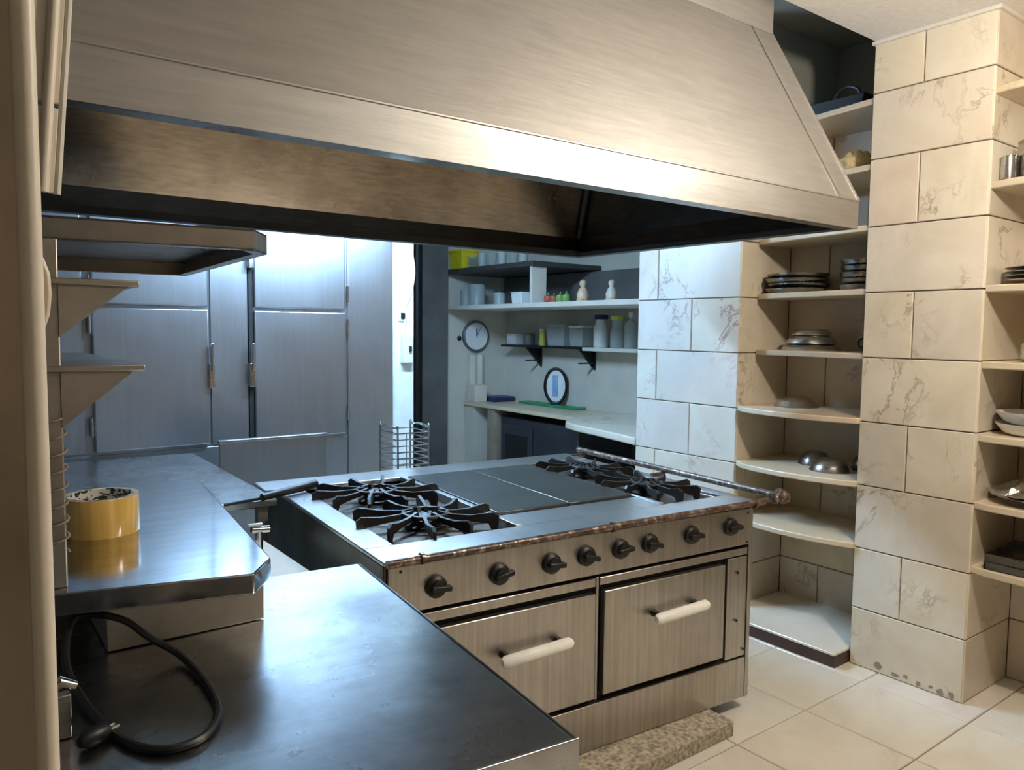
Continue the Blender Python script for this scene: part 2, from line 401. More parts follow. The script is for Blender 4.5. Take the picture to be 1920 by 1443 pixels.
# ------------------------------------------------------------------ extraction hood
hd = thing('extraction_hood', 'large stainless steel extraction hood hanging over the range', 'hood', (0, 0, 1.98))
HX0, HX1, HY0, HY1, HZ = 0.19, 2.83, 1.58, 3.18, 0.105
TX0, TX1, TY0, TY1, TZ = 0.20, 2.70, 1.90, 2.86, 0.79
q = 0.0025
def lip(name, a, b, inn):
    s = MB(); s.box(a, b); return s.build(name, inn, hd)
# skirt: outer plates, inner gutter plates
lip('front_band', (HX0, HY0, 0), (HX1, HY0+q, HZ), 'hood')
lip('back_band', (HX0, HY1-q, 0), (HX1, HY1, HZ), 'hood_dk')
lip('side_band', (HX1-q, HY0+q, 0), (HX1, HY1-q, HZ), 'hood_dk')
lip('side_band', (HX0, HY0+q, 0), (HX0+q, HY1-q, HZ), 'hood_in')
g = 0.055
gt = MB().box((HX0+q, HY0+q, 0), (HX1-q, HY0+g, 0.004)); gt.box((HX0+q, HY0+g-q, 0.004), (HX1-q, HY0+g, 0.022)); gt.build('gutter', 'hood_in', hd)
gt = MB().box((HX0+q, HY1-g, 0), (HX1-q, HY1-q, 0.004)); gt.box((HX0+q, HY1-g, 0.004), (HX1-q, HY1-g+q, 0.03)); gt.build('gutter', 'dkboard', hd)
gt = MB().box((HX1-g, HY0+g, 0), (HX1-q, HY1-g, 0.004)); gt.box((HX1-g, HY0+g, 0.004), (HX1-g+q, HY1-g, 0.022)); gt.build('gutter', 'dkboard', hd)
c = {}
for nx, (bx, tx) in dict(l=(HX0, TX0), r=(HX1, TX1)).items():
    for ny, (by, ty) in dict(f=(HY0, TY0), b=(HY1, TY1)).items():
        c[nx+ny] = ((bx, by, HZ), (tx, ty, TZ))
def panel(name, a, b, mat, mat_in):
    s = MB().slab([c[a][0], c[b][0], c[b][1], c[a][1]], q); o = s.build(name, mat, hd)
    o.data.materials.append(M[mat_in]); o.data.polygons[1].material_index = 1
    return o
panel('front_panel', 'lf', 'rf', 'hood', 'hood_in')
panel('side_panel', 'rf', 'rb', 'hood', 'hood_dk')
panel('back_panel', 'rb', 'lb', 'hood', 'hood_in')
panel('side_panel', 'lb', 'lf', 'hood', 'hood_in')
def seam(p0, p1, r=0.004, mat='hood', name='seam'): MB().tube([p0, p1], r, 6).build(name, mat, hd)
seam(c['lf'][0], c['rf'][0], 0.004); seam(c['rf'][0], c['rf'][1], 0.005)
# welded flange line on the front slope and corner bars inside
a0, a1 = Vector(c['rf'][0]), Vector(c['rf'][1])
seam(a0+Vector((-0.13, -0.001, 0.01)), a1+Vector((-0.13, -0.003, 0)), 0.003)
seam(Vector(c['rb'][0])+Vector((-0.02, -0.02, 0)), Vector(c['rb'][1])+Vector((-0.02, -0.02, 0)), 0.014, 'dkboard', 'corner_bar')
dc = MB()
for a, b in (((TX0, TY0), (TX1, TY0)), ((TX1, TY0), (TX1, TY1)), ((TX1, TY1), (TX0, TY1)), ((TX0, TY1), (TX0, TY0))):
    dc.slab([(a[0], a[1], TZ), (b[0], b[1], TZ), (b[0], b[1], 1.27), (a[0], a[1], 1.27)], q)
dc.build('duct', 'hood', hd)
seam((TX0, TY0, TZ), (TX1, TY0, TZ), 0.005); seam((TX1, TY0, TZ), (TX1, TY0, 1.27), 0.004)
# ivory plates closing the left end, set a little askew, with a bright rim
ep = Matrix.Rotation(radians(4.6), 4, 'Y')
def askew(mb):
    mb.v = [tuple(Vector((0.172, 1.574, -0.17)) + ep @ Vector(p)) for p in mb.v]; return mb
askew(MB().box((-0.25, -0.008, 0.0), (-0.004, 0.002, 0.148))).build('end_plate', 'ivory', hd, bevel=0.003)
askew(MB().box((-0.25, -0.008, 0.156), (-0.004, 0.002, 0.372))).build('end_plate', 'ivory', hd, bevel=0.003)
askew(MB().tube([(-0.022, -0.010, 0.0), (-0.022, -0.010, 0.352)], 0.009, 10)).build('end_rim', 'ivory', hd)
askew(MB().tube([(0.0, -0.004, 0.0), (0.0, -0.004, 0.52)], 0.006, 8)).build('end_rim', 'white_w', hd)
box('duct_ceiling', (TX0+0.01, TY0+0.01, 1.2), (TX1-0.01, TY1-0.01, 1.21), 'hood_in', hd)

# ------------------------------------------------------------------ the range
SO, SY = (1.039, 2.027, 0), radians(-4.9)
st = thing('gas_range', 'wide stainless steel range with two ovens and eight black knobs', 'stove', SO, SY)
SB = lambda name, a, b, mat, bevel=0.0, par=None: box(name, a, b, mat, par or st, bevel)
SB('body', (0.012, 0.022, 0.06), (1.618, 1.36, 0.845), 'gap')
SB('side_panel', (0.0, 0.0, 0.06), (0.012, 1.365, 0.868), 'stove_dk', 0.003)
SB('side_panel', (1.618, 0.0, 0.06), (1.632, 1.365, 0.868), 'stove', 0.003)
SB('back_panel', (0.012, 1.36, 0.06), (1.618, 1.372, 0.868), 'stove')
SB('control_panel', (0.014, -0.006, 0.712), (1.604, 0.022, 0.862), 'stove', 0.003)
SB('panel_strip', (0.014, 0.0, 0.665), (0.812, 0.022, 0.697), 'stove', 0.003)
SB('panel_strip', (0.832, 0.0, 0.668), (1.604, 0.022, 0.697), 'stove', 0.003)
SB('divider', (0.816, 0.002, 0.245), (0.828, 0.022, 0.70), 'stove', 0.002)
SB('stile', (1.49, 0.0, 0.24), (1.604, 0.022, 0.662), 'stove', 0.003)
SB('corner_stile', (1.607, -0.004, 0.06), (1.618, 0.022, 0.862), 'stove', 0.002)
SB('kick_panel', (0.014, -0.004, 0.062), (1.604, 0.022, 0.234), 'stove', 0.003)
for (u0, u1, z0, z1, ha, hb, hz) in ((0.03, 0.806, 0.256, 0.645, 0.385, 0.665, 0.512), (0.846, 1.464, 0.262, 0.648, 1.05, 1.318, 0.525)):
    dr = SB('oven_door', (u0, -0.012, z0), (u1, 0.018, z1), 'stove', 0.004)
    hnd = MB().tube([(ha, -0.062, hz-0.006), (ha+0.012, -0.062, hz-0.006), (hb-0.012, -0.062, hz+0.004), (hb, -0.062, hz+0.004)], [0.012, 0.0205, 0.0205, 0.012], 14)
    hnd.build('door_handle', 'white_h', dr)
    for uu in (ha+0.03, hb-0.03): MB().lathe([(0.014, 0.0), (0.012, 0.034)], (uu, -0.012, hz), 12, 'y').build('handle_mount', 'black', dr)
for uu, zz in ((1.545, 0.60), (1.545, 0.40), (1.592, 0.845), (1.592, 0.722), (0.055, 0.845), (1.59, 0.27)):
    MB().lathe([(0.006, 0.0), (0.005, 0.003)], (uu, -0.004, zz), 10, 'y').build('screw', 'black', st)
for k, (uu, zz) in enumerate(((0.172, 0.781), (0.402, 0.783), (0.61, 0.786), (0.759, 0.79), (0.915, 0.792), (1.056, 0.793), (1.27, 0.796), (1.486, 0.800))):
    kb = MB().lathe([(0.033, 0), (0.036, 0.004), (0.035, 0.014), (0.026, 0.02), (0.024, 0.03), (0.012, 0.033)], (0, 0, 0), 20, 'y').build('knob', 'black', st, (uu, -0.006, zz))
    a = (0.1, -0.2, 0.1, 0.25, -0.1, 0.2, 0.05, 0.0)[k]
    gp = MB().box((-0.041, -0.040, -0.009), (0.028, -0.012, 0.009)).build('knob_grip', 'black', kb, bevel=0.004)
    gp.rotation_euler = (0, a+pi, 0)
# worktop
SB('burner_tray', (0.10, 0.16, 0.846), (1.60, 1.20, 0.852), 'pan_in')
SB('front_ledge', (0.0, -0.004, 0.866), (1.68, 0.165, 0.88), 'stove_top', 0.004)
SB('centre_ledge', (0.60, 0.165, 0.866), (1.275, 0.335, 0.879), 'stove_top', 0.003)
SB('left_ledge', (0.0, 0.165, 0.866), (0.105, 1.19, 0.88), 'stove_top', 0.003)
SB('back_ledge', (-0.05, 1.19, 0.866), (1.68, 1.39, 0.884), 'stove_top', 0.003)
SB('right_ledge', (1.62, 0.165, 0.866), (1.69, 1.19, 0.88), 'stove_top', 0.003)
SB('cross_bar', (0.575, 0.165, 0.852), (0.60, 1.19, 0.886), 'stove_top', 0.002)
SB('cross_bar', (1.275, 0.165, 0.852), (1.29, 1.19, 0.885), 'stove_top', 0.002)
for u0, u1 in ((0.603, 0.935), (0.941, 1.272)):
    SB('hot_plate', (u0, 0.345, 0.852), (u1, 1.17, 0.890), 'plate', 0.004)
for (u, v) in ((0.34, 0.42), (0.34, 0.90), (1.455, 0.46), (1.455, 0.92)):
    bn = MB().lathe([(0.075, 0), (0.08, 0.012), (0.055, 0.02), (0.055, 0.028), (0.06, 0.034), (0.02, 0.04)], (0, 0, 0), 22).build('burner', 'iron', st, (u, v, 0.852))
    MB().lathe([(0.035, 0.04), (0.038, 0.046), (0.01, 0.05)], (0, 0, 0), 16).build('burner_cap', 'iron', bn)
# rails
MB().tube([(0.0, -0.03, 0.882), (1.0, -0.03, 0.886), (1.66, -0.03, 0.888)], 0.013, 14).build('front_rail', 'rust', st)
for uu in (0.115, 0.86, 1.60):
    MB().tube([(uu-0.006, -0.03, 0.884), (uu+0.006, -0.03, 0.884)], 0.018, 14).build('rail_collar', 'rust', st)
    SB('rail_bracket', (uu-0.006, -0.03, 0.868), (uu+0.006, 0.004, 0.88), 'rust')
MB().tube([(1.735, -0.06, 0.905), (1.745, 1.36, 0.905)], 0.015, 14).build('side_rail', 'rust', st)
for vv in (0.0, 0.65, 1.30): SB('rail_bracket', (1.66, vv-0.008, 0.872), (1.745, vv+0.008, 0.892), 'rust')
for (uu, vv, zz, rr) in ((1.735, -0.065, 0.905, 0.028), (1.752, -0.03, 0.915, 0.02), (1.712, -0.045, 0.898, 0.022)):
    MB().lathe([(0.3*rr, -rr), (0.8*rr, -0.6*rr), (rr, 0), (0.8*rr, 0.6*rr), (0.3*rr, rr)], (uu, vv, zz), 12).build('rail_end', 'rust', st)

ca, sa = cos(SY), sin(SY)
def sw(u, v, z): return (SO[0]+u*ca-v*sa, SO[1]+u*sa+v*ca, z)
grate_pos = [(0.34, 0.42, 'front left', 'nearest the tape'), (0.34, 0.90, 'back left', ''), (1.455, 0.46, 'front right', ''), (1.455, 0.92, 'back right', '')]
glab = ['black iron pan support over the front burner left of the hot plates',
        'black iron pan support over the rear burner left of the hot plates',
        'black iron pan support over the front burner right of the hot plates',
        'black iron pan support over the rear burner right of the hot plates']
for k, (u, v, _, _) in enumerate(grate_pos):
    gr = thing('burner_grate', glab[k], 'burner grate', sw(u, v, 0.852), SY+(0.2, 0.05, -0.15, 0.1)[k], 'pan supports on the range')
    sx, sy = (1.0, 1.0) if k < 2 else (0.74, 0.98)
    ring = [(0.082*cos(a)*sx, 0.082*sin(a)*sy, 0.05) for a in [2*pi*i/24 for i in range(24)]]
    MB().tube(ring, 0.009, 8, True).build('ring', 'iron', gr)
    for i in range(10):
        a = 2*pi*i/10+0.2
        R = 0.235*min(1/max(abs(cos(a)), 1e-3), 1/max(abs(sin(a)), 1e-3), 1.12)
        prof = [(0.04, 0.042), (0.08, 0.036), (0.15, 0.03), (R-0.03, 0.022), (R-0.02, 0.0), (R, 0.0), (R+0.004, 0.05), (R-0.015, 0.062), (0.17, 0.052), (0.10, 0.054), (0.05, 0.064)]
        vs = []; h = 0.0065
        dx, dy = cos(a)*sx, sin(a)*sy; px, py = -sin(a), cos(a)
        for sg in (-1, 1):
            for r_, z_ in prof:
                bend = 0.045*(r_/0.235)**2
                vs.append((dx*r_+px*(sg*h+bend), dy*r_+py*(sg*h+bend), z_+0.0005))
        n = len(prof)
        fs = [tuple(range(n)), tuple(range(2*n-1, n-1, -1))]+[(j, n+j, n+(j+1) % n, (j+1) % n) for j in range(n)]
        MB().add(vs, fs).build('finger', 'iron', gr)

MB_ = MB().tube([sw(-0.26, 0.98, 0.888), sw(-0.12, 1.0, 0.893), sw(-0.11, 1.0, 0.898), sw(0.15, 1.13, 0.905)], [0.006, 0.007, 0.015, 0.02], 10)
pk = tag(MB_.build('iron_bar', 'iron'), 'black iron bar lying across the left rear corner of the range', 'iron bar')
for nm, a, b in (('front', (1.45, 1.785, 0), (2.44, 2.05, 0.06)), ('rear', (1.45, 2.85, 0), (2.5, 3.15, 0.06))):
    bk = MB().box(a, b).build('concrete_block', 'concrete', bevel=0.004)
    tag(bk, 'rough concrete block under the %s of the range' % nm, 'concrete block', 'blocks under the range')

# ------------------------------------------------------------------ front work table
tb = thing('work_table', 'stainless steel work table in the foreground with a black cable on it', 'table', (0.851, 0.944, 0), radians(-6.4))
TB = lambda name, a, b, mat='table', bevel=0.0: box(name, a, b, mat, tb, bevel)
TB('tabletop', (-0.92, 0.0, 0.845), (0.0, 1.13, 0.88), 'table', 0.005)
TB('front_rim', (-0.92, -0.006, 0.80), (0.004, 0.0, 0.884), 'table', 0.002)
TB('side_rim', (0.0, 0.0, 0.80), (0.004, 1.13, 0.882), 'table', 0.002)
for x_ in (-0.88, -0.06):
    for y_ in (0.04, 1.05): TB('leg', (x_, y_, 0), (x_+0.04, y_+0.04, 0.845), 'shelf_st', 0.003)
TB('lower_shelf', (-0.88, 0.05, 0.20), (-0.02, 1.08, 0.22), 'table', 0.003)

# raised counter on its cabinet
rc = thing('raised_counter', 'raised stainless steel counter with a clipped corner behind the work table', 'counter', (0, 0, 0))
poly = [(0.06, 1.748), (0.524, 1.624), (0.594, 1.719), (0.706, 2.777), (0.14, 2.85)]
MB().prism(poly, 1.004, 1.05).build('counter_top', 'counter', rc, bevel=0.004)
box('front_panel', (0.262, 1.79, 0.882), (0.60, 1.798, 1.004), 'shelf_st', rc, 0.002)
box('cabinet_body', (0.262, 1.798, 0.884), (0.598, 2.10, 1.004), 'shelf_st', rc)
box('cabinet_body', (0.16, 2.16, 0.0), (0.60, 2.72, 1.004), 'shelf_st', rc)

lb = thing('low_unit', 'low beige unit in the gap between raised counter and range', 'cabinet', (0, 0, 0))
box('carcass', (0.63, 2.2, 0), (0.99, 2.98, 0.72), 'beige', lb)
box('top_board', (0.625, 2.19, 0.72), (1.0, 2.99, 0.74), 'beige', lb, 0.004)

# overshelf unit
ov = thing('overshelf_unit', 'stainless steel shelf rack standing on the raised counter', 'shelf rack', (0, 0, 0))
box('post', (0.160, 1.755, 1.05), (0.190, 1.785, 1.752), 'shelf_st', ov, 0.003)
box('post', (0.20, 2.66, 1.05), (0.23, 2.69, 1.752), 'shelf_st', ov, 0.003)
MB().tube(spline([(0.175+0.0215*cos(a), 1.77+0.0215*sin(a), 1.12+0.28*a/(16*pi)) for a in [i*pi/4 for i in range(65)]], 2), 0.0022, 6).build('wrapped_cord', 'wood', ov)
ts = [(0.02, 1.79), (0.562, 1.708), (0.622, 1.80), (0.672, 2.74), (0.10, 2.80)]
MB().prism(ts, 1.792, 1.797).build('top_shelf', 'hood_in', ov)
lp = MB()
for i in range(len(ts)):
    a, b = ts[i], ts[(i+1) % len(ts)]
    lp.slab([(a[0], a[1], 1.752), (b[0], b[1], 1.752), (b[0], b[1], 1.797), (a[0], a[1], 1.797)], 0.003)
    dx, dy = b[0]-a[0], b[1]-a[1]; L_ = math.hypot(dx, dy); nx, ny = -dy/L_*0.03, dx/L_*0.03
    lp.slab([(a[0], a[1], 1.752), (a[0]+nx, a[1]+ny, 1.752), (b[0]+nx, b[1]+ny, 1.752), (b[0], b[1], 1.752)], 0.003)
lp.build('shelf_lip', 'shelf_st', ov)
for z_, x1 in ((1.662, 0.335), (1.488, 0.342)):
    box('side_shelf', (0.16, 1.745, z_), (x1, 2.6, z_+0.013), 'shelf_st', ov, 0.002)
    for yy in (1.752, 2.58):
        MB().slab([(0.188, yy, z_), (0.188, yy, z_-(0.104 if z_ > 1.6 else 0.112)), (x1-0.02, yy, z_)], 0.004).build('bracket', 'shelf_st', ov)

# parcel tape roll
tp = thing('tape_roll', 'roll of amber parcel tape on the raised counter', 'tape roll', (0.316, 2.19, 1.05))
MB().lathe([(0.076, 0.0), (0.088, 0.0), (0.089, 0.002), (0.089, 0.096), (0.088, 0.098), (0.0768, 0.098), (0.0768, 0.0)], n=48, caps=False).build('tape_winding', 'tape', tp)
cr = MB(); n = 48; vs = []
for z_ in (-0.0, 0.0985):
    for r_ in (0.0765, 0.072):
        vs += [(r_*cos(2*pi*k/n), r_*sin(2*pi*k/n), z_) for k in range(n)]
fs = []
for k in range(n):
    j = (k+1) % n
    fs += [(n+k, 3*n+k, 3*n+j, n+j), (2*n+k, 2*n+j, 3*n+j, 3*n+k), (k, n+k, n+j, j)]
cr.add(vs, fs).build('core', 'core', tp)

# cable loop, clamp and plug on the work table
cp = [(0.25, 1.735, 0.985), (0.29, 1.725, 0.965), (0.328, 1.70, 0.93), (0.378, 1.65, 0.895), (0.389, 1.491, 0.888), (0.375, 1.375, 0.888), (0.331, 1.307, 0.888),
      (0.271, 1.303, 0.888), (0.226, 1.362, 0.888), (0.196, 1.48, 0.89), (0.178, 1.60, 0.905), (0.172, 1.665, 0.93), (0.184, 1.73, 0.965), (0.205, 1.756, 0.985), (0.25, 1.735, 0.985)]
tag(MB().tube(spline(cp, 8), 0.0075, 8).build('cable', 'black'), 'black cable looping down over the work table', 'cable')
cl = thing('clamp_bracket', 'grey upright bracket with a chrome clamp beside the cable loop', 'bracket', (0.142, 1.46, 0.882))
box('upright', (-0.014, -0.012, 0.0), (0.014, 0.012, 0.075), 'pot', cl, 0.002)
MB().tube([(-0.02, 0, 0.082), (0.0, 0.0, 0.095), (0.022, 0, 0.083)], [0.008, 0.012, 0.008], 10).build('clamp', 'chrome', cl)
pg = thing('plug', 'black plug with chrome pins lying at the left of the work table', 'plug', (0.185, 1.40, 0.882), 0.5)
MB().tube([(-0.03, 0, 0.016), (-0.018, 0, 0.016), (0.012, 0, 0.016), (0.02, 0, 0.016)], [0.008, 0.016, 0.016, 0.012], 12).build('plug_body', 'black', pg)
for s_ in (-0.006, 0.006): MB().tube([(0.02, s_, 0.016), (0.038, s_, 0.016)], 0.0025, 8).build('pin', 'chrome', pg)

# ------------------------------------------------------------------ bench behind, chest, valve, wire rack
bt = thing('rear_bench', 'stainless steel bench behind the raised counter in front of the cold cabinet', 'bench', (0, 0, 0))
MB().prism([(0.15, 3.12), (1.083, 3.05), (1.105, 4.45), (0.15, 4.50)], 0.85, 0.88).build('bench_top', 'table', bt, bevel=0.004)
for x_, y_ in ((0.2, 3.2), (1.02, 3.1), (0.2, 4.38), (1.03, 4.35)): box('leg', (x_, y_, 0), (x_+0.04, y_+0.04, 0.85), 'shelf_st', bt)
ch = thing('steel_screen', 'low upright stainless steel screen before the cold cabinet doors', 'screen', (0, 0, 0))
box('screen_sheet', (1.125, 4.0, 0.03), (1.705, 4.02, 0.985), 'fridge', ch, 0.003)
box('folded_rim', (1.12, 3.995, 0.985), (1.71, 4.03, 1.0), 'fridge', ch, 0.003)
for x_ in (1.15, 1.65): box('foot', (x_, 3.9, 0), (x_+0.03, 4.12, 0.03), 'shelf_st', ch, 0.003)
vl = thing('gas_valve', 'small chrome gas valve behind the raised counter corner', 'valve', (0.90, 2.72, 0.74))
MB().tube([(0, 0, 0.0), (0, 0, 0.11)], 0.011, 12).build('valve_stem', 'chrome', vl)
MB().tube([(-0.03, 0, 0.115), (0.035, 0, 0.11)], 0.013, 12).build('valve_body', 'chrome', vl)
box('valve_handle', (-0.04, -0.008, 0.128), (0.01, 0.008, 0.136), 'white', vl, 0.003)

wr = thing('wire_rack', 'chrome wire rack standing beside the cold cabinet', 'wire rack', (2.33, 4.25, 0))
for x_ in (-0.11, 0.11):
    MB().tube(spline([(x_, -0.12, 0), (x_, -0.12, 0.9), (x_, -0.09, 0.97), (x_, 0.09, 0.97), (x_, 0.12, 0.9), (x_, 0.12, 0)], 6), 0.006, 8).build('frame', 'chrome', wr)
for z_ in (0.70, 0.74, 0.78, 0.82, 0.86, 0.90, 0.94):
    MB().tube([(-0.11, -0.12, z_), (0.11, -0.12, z_), (0.11, 0.12, z_), (-0.11, 0.12, z_)], 0.0035, 6, True).build('wire', 'chrome', wr)
for x_ in (-0.05, 0.0, 0.05): MB().tube([(x_, -0.12, 0.3), (x_, -0.12, 0.94)], 0.003, 6).build('wire', 'chrome', wr)

# ------------------------------------------------------------------ cold cabinet
fr = thing('cold_cabinet', 'wall of stainless steel cold cabinet doors at the back', 'refrigerator', (0, 0, 0))
FY = 4.6
box('carcass', (-0.15, FY, 0.0), (2.43, 5.2, 2.62), 'fridge', fr, 0.004)
box('side_panel', (2.105, FY-0.012, 0.05), (2.43, FY, 2.6), 'fridge', fr, 0.003)
box('mullion', (1.25, FY-0.012, 0.9), (1.465, FY, 2.6), 'fridge', fr, 0.003)
box('base_panel', (0.0, FY-0.010, 0.05), (2.10, FY, 0.885), 'fridge', fr, 0.003)
box('left_panel', (-0.14, FY-0.012, 0.9), (0.60, FY, 2.6), 'fridge', fr, 0.003)
for (x0, x1, hx, hinx) in ((0.64, 1.235, 1.243, 0.628), (1.497, 2.08, 1.476, 2.095)):
    for (z0, z1, hz, hs) in ((0.905, 1.682, 1.35, (1.04, 1.59)), (1.70, 2.50, 2.05, (1.80, 2.4))):
        dr = MB().box((x0, FY-0.035, z0), (x1, FY-0.001, z1)).build('door', 'fridge', fr, bevel=0.008, segs=3)
        h_ = MB().box((hx-0.016, FY-0.06, hz-0.12), (hx+0.016, FY-0.012, hz+0.02))
        h_.box((hx-0.005, FY-0.075, hz-0.02), (hx+0.008, FY-0.045, hz+0.14)); h_.build('handle', 'chrome', dr, bevel=0.004)
        for z_ in hs:
            MB().tube([(hinx, FY-0.03, z_-0.05), (hinx, FY-0.03, z_+0.05)], 0.010, 10).build('hinge', 'chrome', dr)
box('door_gasket', (1.468, FY-0.02, 0.9), (1.494, FY-0.004, 1.95), 'gap', fr)

# switch gear on the cream column
sw1 = thing('light_switch', 'small white switch high on the cream column', 'switch', (2.515, 4.62, 1.67))
box('plate', (-0.03, -0.012, -0.035), (0.035, 0, 0.035), 'white', sw1, 0.003)
box('rocker', (-0.014, -0.018, -0.02), (0.016, -0.012, 0.02), 'black', sw1)
sb = thing('switch_box', 'grey electric switch box with a lever on the cream column', 'switch box', (2.535, 4.62, 1.44))
box('case', (-0.035, -0.045, -0.09), (0.045, 0, 0.10), 'ivory', sb, 0.005)
box('lever', (0.01, -0.06, -0.01), (0.025, -0.045, 0.025), 'black', sb)
tag(MB().tube(spline([(2.56, 4.608, 2.2), (2.60, 4.60, 2.0), (2.585, 4.605, 1.85), (2.55, 4.608, 1.76), (2.535, 4.608, 1.72), (2.53, 4.608, 1.55)], 6), 0.006, 8).build('wall_cable', 'white'), 'white cable curving down the cream column to the switches', 'cable')
tag(MB().tube([(3.44, 6.04, 0), (3.44, 6.04, 3.2)], 0.045, 14).build('drain_pipe', 'black'), 'black vertical pipe beside the grey steel column', 'pipe')

# ------------------------------------------------------------------ recess with shelves
mid = tag(box('wall_shelf', (3.75, 3.33, 1.762), (4.49, 6.09, 1.80), 'white_w', None, 0.004), 'long white shelf across the recess behind the range', 'shelf')
upb = tag(box('wall_shelf', (3.75, 4.76, 2.09), (4.49, 6.09, 2.13), 'dkboard', None, 0.004), 'dark shelf board with glasses under the hood edge', 'shelf')
dv = tag(box('shelf_divider', (3.77, 4.79, 1.80), (3.92, 4.82, 2.09), 'white_w', None, 0.003), 'white upright divider on the long white shelf', 'divider')
bb = tag(box('back_board', (4.42, 3.34, 1.802), (4.48, 6.05, 2.08), 'steelgrey', None, 0.003), 'grey back board behind the jars and ornaments on the white shelf', 'board')
lsh = tag(box('bracket_shelf', (4.29, 4.75, 1.425), (4.49, 5.92, 1.445), 'black', None, 0.002), 'narrow black shelf on two black brackets', 'shelf')
for yy in (5.55, 4.82):
    s = MB(); s.box((4.31, yy-0.012, 1.30), (4.49, yy+0.012, 1.312)); s.box((4.478, yy-0.012, 1.25), (4.49, yy+0.012, 1.425)); s.slab([(4.32, yy+0.01, 1.425), (4.48, yy+0.01, 1.27), (4.48, yy+0.01, 1.425)], 0.02)
    s.build('bracket', 'black', lsh)
wsh = tag(box('wall_shelf', (4.27, 3.34, 1.415), (4.49, 4.74, 1.445), 'white_w', None, 0.003), 'short white shelf under the long one holding bottles', 'shelf')

ct = thing('recess_counter', 'worn pale counter along the back of the recess', 'counter', (0, 0, 0))
box('counter_slab', (3.98, 4.44, 0.865), (4.49, 6.09, 0.90), 'shelf_m', ct, 0.006)
box('support', (4.0, 5.62, 0), (4.45, 5.72, 0.865), 'wood', ct)
box('support', (4.0, 5.95, 0), (4.45, 6.08, 0.865), 'white_w', ct)
dk = thing('dark_oven', 'dark oven under the pale recess counter', 'oven', (0, 0, 0))
box('oven_body', (4.05, 4.45, 0.0), (4.48, 5.58, 0.80), 'dknavy', dk, 0.01)
box('oven_door', (4.03, 5.1, 0.1), (4.05, 5.54, 0.74), 'dknavy', dk, 0.006)
box('oven_window', (4.028, 5.16, 0.30), (4.032, 5.48, 0.66), 'black', dk)

rp = [(4.48, 3.335), (4.48, 4.40)]+[(4.10-0.02*0, 4.42), (3.92, 4.41), (3.76, 4.34), (3.65, 4.22), (3.60, 4.05), (3.56, 3.80), (3.50, 3.50), (3.46, 3.335)]
ms = thing('marble_ledge', 'round-ended white marble ledge beside the tiled wall', 'ledge', (0, 0, 0))
MB().prism(rp, 0.865, 0.915).build('ledge_slab', 'tile_w', ms, bevel=0.01)
box('ledge_support', (3.85, 4.22, 0), (4.4, 4.27, 0.865), 'ivory', ms)

cbx = thing('ledge_shade', 'dark boards added as shade under the round-ended marble ledge', 'cabinet', (0, 0, 0))  # dark boards put in so the space below the ledge looks shaded
box('shade_back', (4.30, 3.40, 0.02), (4.42, 4.20, 0.86), 'dkboard', cbx)
box('shade_floor', (3.70, 3.40, 0.0), (4.42, 4.20, 0.02), 'dkboard', cbx)
box('shade_side', (3.70, 3.36, 0.0), (4.42, 3.40, 0.86), 'dkboard', cbx)
box('shade_side', (3.75, 4.18, 0.02), (4.30, 4.20, 0.86), 'dkboard', cbx)

def bottle(name, label, loc, r, h, mat, capmat, neck=0.35, cat='bottle', shoulder=0.6, group='bottles on the short white shelf'):
    t = thing(name, label, cat, loc, 0, group)
    MB().lathe([(r*0.9, 0), (r, 0.008), (r, h*shoulder), (r*0.75, h*(shoulder+0.12)), (r*neck, h*(shoulder+0.2)), (r*neck, h*0.88)], n=16).build('bottle_body', mat, t)
    MB().lathe([(r*neck*1.25, h*0.86), (r*neck*1.3, h*0.87), (r*neck*1.3, h*0.99), (r*neck, h)], n=14).build('cap', capmat, t)
    return t
def jar(name, label, loc, r, h, mat, group, lid=None, cat='jar'):
    t = thing(name, label, cat, loc, 0, group)
    MB().lathe([(r*0.9, 0), (r, 0.006), (r, h*0.82), (r*0.85, h*0.9), (r*0.85, h*0.92)], n=16).build('jar_body', mat, t)
    if lid: MB().lathe([(r*0.9, h*0.9), (r*0.92, h*0.91), (r*0.92, h*0.99), (r*0.8, h)], n=16).build('lid', lid, t)
    return t
def tumbler(label, loc, r, h, mat, group):
    o = MB().lathe([(r*0.8, 0), (r, h), (r*0.9, h), (r*0.72, 0.012), (0.001, 0.012)], n=16).build('drinking_glass', mat, None, loc)
    return tag(o, label, 'glass', group)
def tub(name, label, loc, sx, sy, h, mat, lidmat, cat, group=None):
    t = thing(name, label, cat, loc, 0, group)
    s = MB(); a, b = sx/2, sy/2; k = 0.9
    s.add([(-a*k, -b*k, 0), (a*k, -b*k, 0), (a*k, b*k, 0), (-a*k, b*k, 0), (-a, -b, h*0.88), (a, -b, h*0.88), (a, b, h*0.88), (-a, b, h*0.88)],
          [(0, 3, 2, 1), (4, 5, 6, 7), (0, 1, 5, 4), (1, 2, 6, 5), (2, 3, 7, 6), (3, 0, 4, 7)])
    s.build('tub_body', mat, t, bevel=0.006)
    MB().box((-a*1.04, -b*1.04, h*0.88), (a*1.04, b*1.04, h)).build('lid', lidmat, t, bevel=0.004)
    return t

# top board: yellow tub and glasses
tub('plastic_tub', 'yellow tub on a white base at the end of the dark board', (3.90, 5.98, 2.13), 0.18, 0.22, 0.18, 'yellow', 'yellow', 'tub')
gl = ['nearest the yellow tub', 'second from the yellow tub', 'third from the yellow tub', 'fourth from the yellow tub', 'fifth from the yellow tub', 'farthest from the yellow tub']
for i, y_ in enumerate((5.78, 5.62, 5.47, 5.32, 5.16, 5.02)):
    tumbler('clear drinking glass on the dark board, '+gl[i], (3.86, y_, 2.13), 0.045, 0.115+0.01*(i % 2), 'fglass' if i % 2 else 'glass', 'glasses on the dark board')
